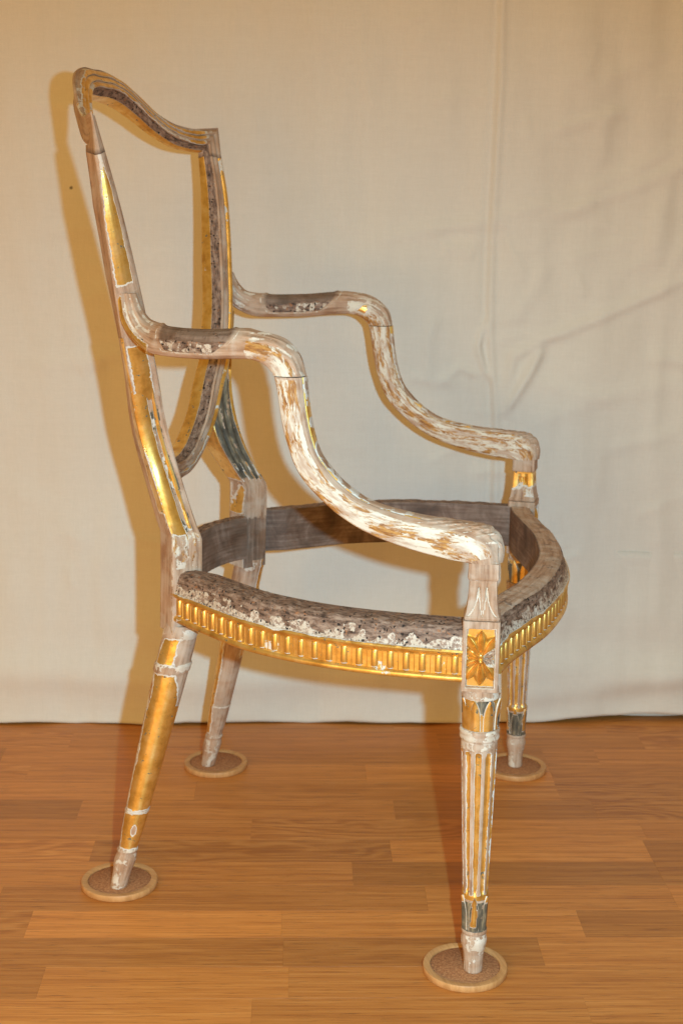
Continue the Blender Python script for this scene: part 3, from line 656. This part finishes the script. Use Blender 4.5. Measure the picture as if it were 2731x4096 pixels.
        # thin incised line half way to the next reed
def incised(L, pitch): pass
for side in (-1, 1):
    r, L, N = rail('side_rail', side_pts, side, 3.0+side, startthick=.70, label='near side seat rail with worn gilt fluting' if side < 0 else 'far side seat rail, its bare dark inside facing the viewer')
    reeds(r, L, N, side, .01822, .012, .008)
r, L, N = rail('front_rail', front_pts, 1, 7.0, label='bowed front seat rail with tack holes along its edge', toptack=.36); reeds(r, L, N, 1, .01822, .010, .008)
r, L, N = rail('back_rail', back_pts, 1, 9.0, label='curved back seat rail of dark bare wood', startthick=.72, fullthick=.72, goldbase=.5, darkin=.8)

# ---- front posts with rosette panels
PC = (-.1400, .3130); PROT = math.radians(5)
def post_xy(x, y):      # x along the face (forward), y outwards, in a frame turned slightly to the front
    c, s = math.cos(PROT), math.sin(PROT)
    return PC[0]+c*x+s*y, PC[1]-s*x+c*y
for side in (-1, 1):
    # block with two sunk panels (outer face and front face)
    h = .0205; z0, z1 = .3585, .4425; b = .0012
    def P(x, y, z): X, Y = post_xy(x, y); return (X, Y, z)
    V, F = [], []; att = {k: [] for k in ('gold', 'gesso')}
    def vert(x, y, z, gold=0., ges=0.): V.append(P(x, y, z)); att['gold'].append(gold); att['gesso'].append(ges); return len(V)-1
    def face(ax, sunk):
        # build one vertical face; ax gives the outward direction
        def q(s_, d_, z_): # s_ along, d_ out
            return {'o': (s_, d_), 'f': (d_, -s_), 'i': (-s_, -d_), 'b': (-d_, s_)}[ax]+(z_,)
        def add(s_, d_, z_, g=0., e=0.): return vert(*q(s_, d_, z_), g, e)
        o = [add(-h+b, h, z0+b), add(h-b, h, z0+b), add(h-b, h, z1-b), add(-h+b, h, z1-b)]
        if not sunk: F.append(tuple(o)[::-1]); return o
        pw_, pz0, pz1, dp = .0158, z0+.0055, z1-.0095, .0050
        i1 = [add(-pw_, h, pz0, 0, .75), add(pw_, h, pz0, 0, .75), add(pw_, h, pz1, 0, .75), add(-pw_, h, pz1, 0, .75)]
        e = .0010
        i2 = [add(-pw_+e, h-dp, pz0+e, .38), add(pw_-e, h-dp, pz0+e, .38), add(pw_-e, h-dp, pz1-e, .38), add(-pw_+e, h-dp, pz1-e, .38)]
        e = .0022
        i3 = [add(-pw_+e, h-dp, pz0+e, .85), add(pw_-e, h-dp, pz0+e, .85), add(pw_-e, h-dp, pz1-e, .85), add(-pw_+e, h-dp, pz1-e, .85)]
        e = -.0018
        i0 = [add(-pw_+e, h, pz0+e, 0, .0), add(pw_-e, h, pz0+e, 0, .0), add(pw_-e, h, pz1-e, 0, .0), add(-pw_+e, h, pz1-e, 0, .0)]
        for ra, rb in ((o, i0), (i0, i1), (i1, i2), (i2, i3)):
            for k in range(4): F.append((ra[k], rb[k], rb[(k+1) % 4], ra[(k+1) % 4]))
        F.append(tuple(i3)[::-1]); return o
    rings = [face(a, a in 'of') for a in 'ofib']
    for k in range(4):
        A_, B_ = rings[k], rings[(k+1) % 4]
        F.append((A_[1], A_[2], B_[3], B_[0]))
    top = [rings[k][j] for k in range(4) for j in (3, 2)]; bot = [rings[k][j] for k in range(4) for j in (0, 1)]
    F.append(tuple(top)); F.append(tuple(bot)[::-1])
    blk = cmesh('front_post', V, [f[::-1] for f in F], side, attrs=att, ang=30, label='near front post with a gilt rosette in a sunk panel' if side < 0 else 'far front post, its plain inner side facing the viewer')
    # rosettes
    def rosette(ax):
        RV, RF, RG, RS_ = [], [], [], []
        cz = (z0+.0055+z1-.0095)/2; hz = (z1-.0095-z0-.0055)/2-.002; hx = .0138
        def q(s_, d_): return {'o': (s_, d_), 'f': (d_, -s_)}[ax]
        def petal(a, ln, wd, hgt, g, base=.0030):
            nu, nv = 12, 11; st = len(RV)
            for i in range(nu):
                t = i/(nu-1); half = wd*(.30+.70*math.sin(math.pi*min(1, t*1.02)**1.35))*(1 if t < .8 else math.sqrt(max(.02, 1-((t-.8)/.2)**2)))
                for j in range(nv):
                    e = (j/(nv-1)-.5)*2; r = base+t*ln
                    dx, dz = r*math.cos(a)-e*half*math.sin(a), r*math.sin(a)+e*half*math.cos(a)
                    lobe = (1-abs(e)**3)*(.55+.45*math.exp(-((abs(e)-.55)/.28)**2))-.30*math.exp(-(e/.16)**2)
                    dd = hgt*(.45+.75*math.sin(math.pi*(.12+.80*t)))*lobe-.0009*(abs(e) > .95)-.0006*(t > .97)
                    xx, yy = q(dx, h-.0050+dd*1.45); RV.append((*post_xy(xx, yy), cz+dz)); RG.append(g if abs(e) < .9 else min(g, .42))
            for i in range(nu-1):
                for j in range(nv-1):
                    f = (st+i*nv+j, st+i*nv+j+1, st+(i+1)*nv+j+1, st+(i+1)*nv+j); RF.append(f)
        for ang, ln, wd, g in ((90, hz-.0035, .0076, .74), (270, hz-.0035, .0076, .72), (59, .0270, .0072, .76), (121, .0270, .0072, .74), (-59, .0270, .0072, .70), (239, .0270, .0072, .76),
                               (30, .0155, .0054, .20), (150, .0155, .0056, .74), (-30, .0155, .0054, .22), (210, .0155, .0056, .72), (2, .0112, .0044, .30), (178, .0112, .0044, .74)):
            petal(math.radians(ang), ln, wd, .0040 if wd > .005 else .0034, g)
        # centre button
        st = len(RV); nu, nv = 9, 20
        for i in range(nu):
            t = i/(nu-1)*math.pi/2
            for j in range(nv):
                p = j/nv*2*math.pi
                ct_ = math.cos(t); hh_ = .0046*math.sin(t)**.6-.0022*max(0, 1-ct_/.55)+.0008; xx, yy = q(.0036*ct_*math.cos(p), h-.0050+hh_*1.35); RV.append((*post_xy(xx, yy), cz+.0072*ct_*math.sin(p))); RG.append(.74)
        for i in range(nu-1):
            for j in range(nv): RF.append((st+i*nv+j, st+i*nv+(j+1) % nv, st+(i+1)*nv+(j+1) % nv, st+(i+1)*nv+j))
        cmesh('rosette', RV, RF, side, blk, attrs=dict(gold=[0 if g_ < .4 else g_ for g_ in RG], gesso=[.52 if g_ < .4 else 0 for g_ in RG]), ang=60)
    rosette('o'); rosette('f')
    # waisted upper part
    prof = [(.4420, .0190), (.4440, .0198), (.4455, .0200), (.4470, .0190), (.4500, .0182), (.456, .0172), (.464, .0163), (.474, .0157), (.484, .0154), (.4868, .0154), (.4872, .0166), (.4900, .0172), (.4930, .0170), (.4945, .0168), (.5060, .0168)]
    prof = resample(np.array(prof), 0.0009); k = 26
    sq = []
    for j in range(4*k):
        f = j/k; e = int(f); t = (f-e)*2-1; sq.append([(t, 1), (1, -t), (-t, -1), (-1, t)][e])
    sq = np.array(sq, float); sq = sq/np.maximum(np.abs(sq[:, :1]), np.abs(sq[:, 1:])).clip(1e-9)*(1-.035*(np.minimum(np.abs(sq[:, :1]), np.abs(sq[:, 1:]))**10))
    V = np.zeros((len(prof), 4*k, 3)); E = np.zeros((len(prof), 4*k)); 
    for i, (z, hh) in enumerate(prof):
        for j in range(4*k):
            x, y = sq[j]*hh
            t = x/hh if abs(sq[j][1]) > .95 else y/hh; zz = (z-.447)/.037
            if 0 < zz < 1:
                # carved lancets: grooves between three leaves
                c0 = min(abs(t-.33-.5*(1-zz)**3), abs(t+.33+.5*(1-zz)**3)); gr = math.exp(-(c0/.09)**2)*.0011
                c1 = min(abs(t-.30*zz**.55), abs(t+.30*zz**.55)); gr += (.0006*math.exp(-(t/.05)**2)+.0009*math.exp(-(c1/.07)**2))*(zz < .86)
                gr += .0016*math.exp(-((abs(t)-.31)/.05)**2)*(.55 < zz < .88)
                sc = 1-gr/hh; x *= sc; y *= sc; E[i, j] = max(1.25*math.exp(-(c0/.05)**2), 1.0*math.exp(-(c1/.045)**2), .5*math.exp(-(t/.035)**2)) if zz < .88 else 0
            if abs(z-.4870) < .0008: E[i, j] = max(E[i, j], .46)
            V[i, j] = (*post_xy(x, y), z)
    zz = V[..., 2]; xx = V[..., 0]
    if side > 0:
        n2 = nzv(zz, xx, 55, 3.); gold = np.where((zz > .449) & (zz < .487), .46+.5*np.clip((zz-.466)/.02, -.3, .5)+.35*n2, 0); scr = np.where((zz > .449) & (zz < .475), .5+.3*n2, 0)
    else: gold = np.zeros_like(zz); scr = gold
    cpart('post_neck', V, side, blk, attrs=dict(gesso=E*(1 if side < 0 else .5), gold=gold, scrape=scr), ang=45)

# ---- arms
def vi(u): return np.interp(u, [-.60, -.58, -.565, -.55, -.525, -.5, -.45, -.406, -.36, -.163, -.12], [.212, .216, .224, .234, .251, .264, .284, .295, .298, .310, .313])
rest_top = [(-.5705, .779), (-.564, .765), (-.556, .7545), (-.548, .750), (-.533, .7475), (-.515, .7455), (-.473, .746), (-.437, .749), (-.416, .7505), (-.400, .748), (-.385, .7455), (-.369, .739), (-.3555, .726), (-.3495, .714), (-.3465, .7012)]
rest_bot = [(-.5930, .780), (-.589, .758), (-.582, .741), (-.568, .7262), (-.547, .7150), (-.521, .7124), (-.473, .713), (-.437, .716), (-.414, .7172), (-.404, .7165), (-.397, .7145), (-.3905, .7110), (-.3855, .7062), (-.3828, .7035), (-.3815, .7010)]
sup_top = [(-.3455, .7000), (-.343, .676), (-.340, .656), (-.335, .634), (-.327, .613), (-.314, .596), (-.298, .581), (-.277, .567), (-.257, .5595), (-.241, .556), (-.217, .552), (-.187, .5485), (-.158, .546), (-.140, .5435), (-.129, .537), (-.1225, .529), (-.1200, .518), (-.1205, .5058)]
sup_bot = [(-.3805, .7000), (-.377, .684), (-.373, .658), (-.369, .638), (-.363, .619), (-.357, .603), (-.347, .586), (-.334, .572), (-.322, .561), (-.308, .550), (-.287, .537), (-.267, .528), (-.246, .521), (-.216, .513), (-.186, .5075), (-.172, .5058), (-.164, .5057), (-.1585, .5055)]
def pair(top, bot, n):
    # corresponding stations: interpolate both polylines in the index parameter through smooth curves
    def cr(P):
        P = np.asarray(P, float); Q = np.vstack([2*P[0]-P[1], P, 2*P[-1]-P[-2]]); ts = np.linspace(0, len(P)-1, n*6); out = []
        for t in ts:
            i = min(int(t), len(P)-2); f = t-i; a, b, c, d = Q[i:i+4]
            out.append(0.5*((2*b)+(-a+c)*f+(2*a-5*b+4*c-d)*f*f+(-a+3*b-3*c+d)*f**3))
        return np.array(out)
    T_, B_ = cr(top), cr(bot); mid = (T_+B_)/2
    d = np.concatenate([[0], np.cumsum(np.linalg.norm(np.diff(mid, axis=0), axis=1))]); t = np.linspace(0, d[-1], n)
    f = lambda Q: np.stack([np.interp(t, d, Q[:, k]) for k in (0, 1)], 1)
    return f(T_), f(B_), t
# section in (e: -1 bottom .. +1 top, l: -1 inner .. +1 outer)
ASEC = [(-1.00, -.55, 'bot'), (-1.00, .50, 'bot'), (-.90, .80, 'o'), (-.55, .98, 'o'), (0.0, 1.04, 'o'), (.42, .96, 'o'), (.60, .86, 'ch'), (.80, .70, 'ch'), (.84, .62, 'gv'), (.82, .54, 'gv'), (.95, .48, 'bead'), (1.0, .30, 'bead'),
        (1.0, -.30, 'bead'), (.95, -.48, 'bead'), (.82, -.54, 'gvi'), (.84, -.62, 'gvi'), (.80, -.70, 'chi'), (.60, -.86, 'oi'), (.42, -.96, 'oi'), (0, -1.04, 'oi'), (-.55, -.98, 'oi'), (-.90, -.80, 'oi')]
RSEC = [(-1.00, -.45, 'bot'), (-1.00, .45, 'bot'), (-.92, .72, 'o'), (-.70, .93, 'o'), (-.30, 1.03, 'o'), (.20, 1.0, 'o'), (.62, .84, 'o'), (.88, .55, 'top'), (1.0, .2, 'top'), (1.0, -.2, 'top'), (.88, -.55, 'top'), (.62, -.84, 'oi'), (.20, -1.0, 'oi'), (-.30, -1.03, 'oi'), (-.70, -.93, 'oi'), (-.92, -.72, 'oi')]
def arm_sweep(top, bot, hw, sec, n, step, shape=None):
    T_, B_, t = pair(top, bot, n); E, L, G, Fr = densify(sec, step)
    mid = (T_+B_)/2; hv = (T_-B_)/2
    e = E[None, :]+0*t[:, None]; l = L[None, :]+0*t[:, None]; s = t[:, None]/t[-1]+0*e
    if shape: e, l = shape(s, e, l, G)
    uw = mid[:, None, :]+hv[:, None, :]*e[..., None]
    vv = vi(mid[:, 0])[:, None]+hw(s)*l
    return np.stack([uw[..., 0], vv, uw[..., 1]], -1), s, e, l, G
for side in (-1, 1):
    root = None
    # rest: leaf root on the stile, upholstery bed, scrolled elbow
    def rshape(s, e, l, G):
        # sunk upholstery bed with a rim, between two rolls
        bed = 1/(1+np.exp(-(s-.305)*90))/(1+np.exp((s-.665-.06*np.clip(-e, -1, 1)*-1)*90))
        inb = bed*np.clip((e+.52)*6, 0, 1)
        l2 = l*(1-.07*inb); e2 = np.where(e > .6, e*(1+.00*bed), e)
        roll = np.exp(-((s-.285)/.018)**2)+np.exp(-((s-.69-.0*e)/.014)**2)
        l2 = l2*(1+.07*roll); e2 = e2*(1+.08*roll*(e > 0))
        # leaf flutes at the root, acanthus over the elbow
        rootm = np.clip((.27-s)/.05, 0, 1); l2 = l2+rootm*.085*np.sin(e*11+s*6)*np.sign(l)*(np.abs(l) > .4)
        elb = np.clip((s-.73)/.05, 0, 1)*np.clip((e+.1)*3, 0, 1); l2 = l2*(1+elb*.06*np.sin(e*16-s*60)); e2 = e2*(1+elb*.045*np.sin(l*9+s*46))
        return e2, l2
    hw = lambda s: np.interp(s, [0, .1, .22, .32, .5, .66, .74, .88, 1], [.0075, .0125, .0150, .0185, .0200, .0190, .0175, .0168, .0166])
    V, s, e, l, G = arm_sweep(rest_top, rest_bot, hw, RSEC, 170, .055, rshape)
    i = lambda *t_: np.isin(G, t_)[None, :]
    outer = l > 0.3; nb = nzv(s*.3, e*.017, 55, 2.0+side); n2 = nzv(s*.3, e*.017, 130, 5.+side)
    ee = np.clip((1-e)/1.7, 0, 1)
    bl, br = .283+.075*ee**2, .716-.125*ee**1.7
    bed = np.clip((s-bl)*40, 0, 1)*np.clip((br-s)*40, 0, 1)*np.clip((e+.60)*6, 0, 1)
    low = np.clip((.10-e)*4+.5+1.2*nb, 0, 1)
    if side < 0: vis = outer
    else: vis = l < -.3
    tack = bed*np.where(e+.25*nb > .25, .36, .95)
    dark = bed*np.where(e+.25*nb > .25, .78, 0)
    ges = bed*np.clip((.20-e-.25*nb)*8, 0, 1)*(.52+1.1*n2)
    ges = np.maximum(ges, .62*np.exp(-((e+.60)/.07)**2)*(s > .34)*(s < .60))
    ges = np.maximum(ges, .66*np.exp(-((s-br-.006)/.006)**2)*(e > -.6)+.58*np.exp(-((s-bl+.006)/.006)**2)*(e > -.6))
    scr = np.where(vis, np.clip((s-.70)*16, 0, 1)*np.clip((.52-e)*3.5, 0, 1)*np.clip((s-.70)*8-(-e-.2)*.0, 0, 1), 0)
    gold = np.zeros_like(s); grey = np.zeros_like(s)
    if side < 0:
        gold = np.where((e < -.42+.1*nb) & (s < .27) & (l > -.2), g_from(np.minimum(np.minimum((.265-s)*.25, (s-.012)*.25), (-.42-e)*.012)), 0)
        grey = np.where((e < -.25) & (e > -.72) & (s < .25) & (s > .01), .36+.5*nb, 0)
    else:
        gold = np.where(vis & (s > .74) & (s < .95) & (e < .25) & (e > -.5), .40+.5*nb, 0); scr *= .9
    rm_ = np.clip((.27-s)/.05, 0, 1)*(s > .02)*(np.abs(l) > .3); el_ = np.clip((s-.74)/.05, 0, 1)*np.clip((e+.1)*3, 0, 1)
    ges = np.maximum(ges, rm_*(.30+.32*np.clip(-np.sin(e*11+s*6)*2-.6, 0, 1)+.35*n2))
    ges = np.maximum(ges, el_*(.26+.36*np.clip(-np.sin(e*16-s*60)*2-.5, 0, 1)+.35*n2))
    rest = cpart('armrest', V, side, attrs=dict(tack=tack, dark=dark, gesso=ges, scrape=scr, gold=gold, grey=grey), ang=60,
                 label='near armrest with a tack marked bed and scraped white elbow' if side < 0 else 'far armrest with a tack marked bed and gold flecked elbow')
    # support
    def sshape(s, e, l, G):
        ac = np.clip((s-.66)/.04, 0, 1)*np.clip((e-.62)*4, 0, 1)
        l2 = l*(1+ac*.10*np.sin(s*150+np.abs(l)*7)); e2 = e+ac*(.055*np.sin(s*120+np.abs(l)*10)+.03)
        return e2, l2
    hw = lambda s: np.interp(s, [0, .1, .5, .85, 1], [.0164, .0160, .0162, .0175, .0185])
    V, s, e, l, G = arm_sweep(sup_top, sup_bot, hw, ASEC, 210, .06, sshape)
    i = lambda *t_: np.isin(G, t_)[None, :]
    nb = nzv(s*.36, e*.016, 60, 7.+side)
    scr = np.where(i('o' if side < 0 else 'oi', 'bot') & (s > .005) & (s < .985), np.clip(.9-np.clip((e-.42)*6, 0, 1)+.25*nb, 0, 1), 0)
    if side > 0: scr = np.where(i('oi', 'chi', 'bot'), .78+.2*nb, scr)
    gold = np.where(i('gv', 'gvi') & (s < .66), .54+.4*nb, 0)
    gold = np.where(i('bead') & (s < .62), .40+.5*nb, gold)
    ac = np.clip((s-.64)*20, 0, 1)*i('bead', 'gv', 'ch', 'chi', 'gvi')
    ges = ac*(.12+.42*np.clip(np.sin(s*120+np.abs(l)*10)*3-1.9, -.4, 1)+.35*nb)
    cpart('arm_support', V, side, attrs=dict(scrape=scr, gold=gold, gesso=ges, grey=np.where(i('gv', 'gvi') & (s < .6), .35+.4*nb, 0)), ang=50)

# ---- legs
def leg_axis(top, bot, prof, nth, rad_mod=None, zb=None):
    top, bot = np.array(top, float), np.array(bot, float); ax = top-bot; L_ = ax[2]
    th = np.linspace(0, 2*math.pi, nth, endpoint=False); V = np.zeros((len(prof), nth, 3)); r = np.zeros((len(prof), nth)); zz = np.zeros_like(r)
    for k, (z, rr) in enumerate(prof):
        c = bot+ax*(z-bot[2])/L_
        rm = rr*(rad_mod(z, th) if rad_mod else 1.0)
        V[k, :, 0] = c[0]+rm*np.cos(th); V[k, :, 1] = c[1]+rm*np.sin(th); V[k, :, 2] = z; r[k] = rm; zz[k] = z
    return V, zz, th[None, :]+0*zz
NFL = 10
def flute(z, th):
    # grooves with rounded ends between z=.114 and z=.289
    k = np.clip((z-.108)/.006, 0, 1)*np.clip((.289-z)/.008, 0, 1); k = math.sqrt(max(k, 0)) if k < 1 else 1.0
    ph = np.abs(((th/(2*math.pi)*NFL+.11) % 1)-.5)*2      # 0 at groove centre
    wdt = .60*k
    g = np.where(ph < wdt, np.sqrt(np.clip(1-(ph/max(wdt, 1e-6))**2, 0, 1)), 0)
    cable = .55*np.exp(-(ph/.30)**2)
    return 1-.26*g*k+.20*cable*k*(g > 0)
fl_prof = [(.3600, .0200), (.3575, .0205), (.3545, .0205), (.3520, .0212), (.3495, .0212), (.3475, .0206), (.3440, .0211), (.330, .0209), (.316, .0202), (.3125, .0200), (.3118, .0222), (.3095, .0230), (.3065, .0228), (.3055, .0218), (.3046, .0222), (.3020, .0228), (.2992, .0222), (.2985, .0206), (.2965, .0204), (.2925, .0207),
           (.289, .0206), (.112, .0146), (.1092, .0148), (.1085, .0152), (.106, .0152), (.098, .0154), (.085, .0150), (.068, .0141), (.0632, .0137), (.0628, .0148), (.0605, .0152), (.0580, .0150), (.0572, .0134), (.0540, .0142), (.0480, .0153), (.0410, .0144), (.0300, .0120), (.0150, .0112), (.0080, .0110), (.0068, .0104)]
fl_prof = resample(np.array(fl_prof), 0.0017)[::-1]
def leaf_strip(name, leg, cx, cy, z0, z1, r0, r1, count, phase, width, side, goldv, greyv, tipout=.0015, flipz=False):
    """pointed leaves wrapped round the leg; each an object of its own"""
    for q in range(count):
        a0 = 2*math.pi*(q+phase)/count; nu, nv = 14, 13; V = []; g = []; gy = []; ge = []
        for i in range(nu):
            t = i/(nu-1); z = z0+(z1-z0)*t; hw = width*(1-max(0, (t-.30)/.70)**2.3*.96)
            for j in range(nv):
                e = (j/(nv-1)-.5)*2; a = a0+e*hw
                r = r0+(r1-r0)*t+.0013*(1-e*e)+.0006*math.exp(-(e/.2)**2)+tipout*t**3-.0010*(abs(e) > .9)
                V.append((cx+r*math.cos(a), cy+r*math.sin(a), z)); edge = abs(e) > .70
                sel = (not ((q*3+1) % 4 == 1 and e < .15+.35*math.sin(t*6+q) and t < .82)) if greyv < 0 else (t > .84 or (q % 2 == 1 and abs(e-.1*math.sin(t*9)) < .45 and t > .08))
                g.append(0.0 if edge else (.74 if sel else 0.)); gy.append(.0 if edge else (0. if sel else .8)); ge.append(.86 if edge else 0)
        F = [(i*nv+j, i*nv+j+1, (i+1)*nv+j+1, (i+1)*nv+j) for i in range(nu-1) for j in range(nv-1)]
        if z1 < z0: F = [f[::-1] for f in F]
        cmesh(name, V, F, side, leg, attrs=dict(gold=g, grey=gy, gesso=ge), ang=70)
for side in (-1, 1):
    cx, cy = -.1375, .3130
    V, zz, tt = leg_axis((cx-.001, cy, .36), (cx+.002, cy, .0066), fl_prof, 120, flute)
    ph = np.abs(((tt/(2*math.pi)*NFL+.11) % 1)-.5)*2
    inz = np.clip((zz-.106)/.004, 0, 1)*np.clip((.2885-zz)/.004, 0, 1)
    rr = .0146+(zz-.112)/.177*.006
    dgold = (.60-ph)*rr*math.pi/NFL
    nb = nzv(zz, tt*.02, 70, 3.+side); n2 = nzv(zz, tt*.02, 26, 8.+side)
    gold = np.where((zz > .106) & (zz < .290), np.clip(.5+dgold/.0028, 0, 1)*inz*np.clip(.92+.3*n2, 0, 1), 0)
    gold = np.where((zz > .3125) & (zz < .349), np.where(n2 > 0, .7, 0), gold); gold = np.where((zz > .1015) & (zz < .1095), .75, gold)
    gold = np.where((zz > .062) & (zz < .1), 0, gold)
    ges = np.where((zz > .2965) & (zz < .3125), .52+.6*nb, 0)+np.where((zz > .345) & (zz < .359), .40+.7*nb, 0)+np.where((zz > .2885) & (zz < .2965), .38+.7*nb, 0)+np.where(zz < .0565, .38+.35*nb+.3*n2, 0)
    grey = np.where((zz > .3125) & (zz < .349), .7, 0)+np.where((zz > .062) & (zz < .10), .7, 0)
    leg = cpart('front_leg', V, side, attrs=dict(gold=gold, gesso=ges, grey=grey), ang=70,
                label='near fluted front leg with gold in its flutes' if side < 0 else 'far fluted front leg, partly hidden')
    leaf_strip('lotus_leaf', leg, cx, cy, .3130, .3490, .0198, .0206, 8, .28, .40, side, .70, -.75)
    leaf_strip('foot_leaf', leg, cx+.001, cy, .0640, .1065, .0136, .0150, 6, .42, .52, side, .34, .15, .0012)
rl_prof = [(.3620, .0215), (.3555, .0222), (.3520, .0228), (.3480, .0226), (.3455, .0220), (.330, .0222), (.312, .0219), (.3110, .0232), (.3090, .0240), (.3065, .0240), (.3050, .0230), (.3035, .0238), (.3005, .0236), (.2990, .0220), (.296, .0221), (.21, .0194), (.120, .0158), (.1165, .0157), (.1155, .0162), (.1130, .0162), (.1120, .0155), (.108, .0155), (.085, .0143), (.066, .0124), (.0625, .0122), (.0618, .0133), (.0590, .0138), (.0565, .0132),
           (.0558, .0122), (.052, .0134), (.046, .0143), (.040, .0139), (.028, .0121), (.016, .0112), (.0085, .0110), (.0068, .0103)]
rl_prof = resample(np.array(rl_prof), 0.0022)[::-1]
for side in (-1, 1):
    V, zz, tt = leg_axis((-.5325, .1690, .36), (-.6120, .2075, .0066), rl_prof, 72)
    nb = nzv(zz, tt*.02, 60, 5.+side); n2 = nzv(zz, tt*.02, 24, 2.+side)
    # angle measured so that 0 faces the camera: local -v is toward the camera for the near leg, +v mirrored for the far one
    cam_a = (tt-math.pi/2+math.pi) % (2*math.pi)-math.pi if side < 0 else (tt+math.pi/2+math.pi) % (2*math.pi)-math.pi
    # positive cam_a -> toward the front (right in the picture) on the near leg
    lr = np.where(side < 0, -cam_a, cam_a)
    r = .0155+(zz-.11)/.25*.007
    ges = np.where((zz > .298) & (zz < .312), .50+.6*nb, 0)+np.where((zz > .344) & (zz < .358), .52+.6*nb, 0)+np.where((zz > .112) & (zz < .1165), .62, 0)+np.where((zz > .0565) & (zz < .0625), .50, 0)+np.where(zz < .0555, .36+.35*nb+.3*n2, 0)
    if side < 0:
        lo = -.84+.25*n2; hi_ = np.where(zz > .312, .25+.25*n2, np.where(zz > .255, .75+.5*np.clip((.285-zz)*40, -1, .8), 2.2))
        d = np.minimum(lr-lo, hi_-lr)*r
        zd = np.where(zz > .2, np.minimum(np.minimum(np.abs(zz-.305)-.0070, .3445-zz), 1), 1); zd = np.minimum(zd, np.abs(zz-.1143)-.0035); zd = np.minimum(zd, zz-.0640)
        ov = np.hypot((zz-.089)*1.0, (lr-.35)*.014*2.2); zd = np.minimum(zd, (ov-.0085)*.9)
        gold = g_from(np.minimum(np.minimum(d, zd), .005))
        scr = np.where((lr < -.70) & (zz < .30) & (zz > .12), .56+.4*nb, 0)
    else:
        d = (-.55+.25*n2-lr)*r; gold = g_from(np.minimum(np.minimum(d, .005), np.minimum(zz-.067, .30-zz))); scr = np.zeros_like(zz)
        gold = np.maximum(gold, g_from(np.minimum((lr-1.15)*r, np.minimum(zz-.2, .004))))
    leg = cpart('rear_leg', V, side, attrs=dict(gold=gold, gesso=ges, scrape=scr), ang=60,
                label='near rear leg still largely gilt' if side < 0 else 'far rear leg mostly stripped to bare wood')
bpy.context.view_layer.update()
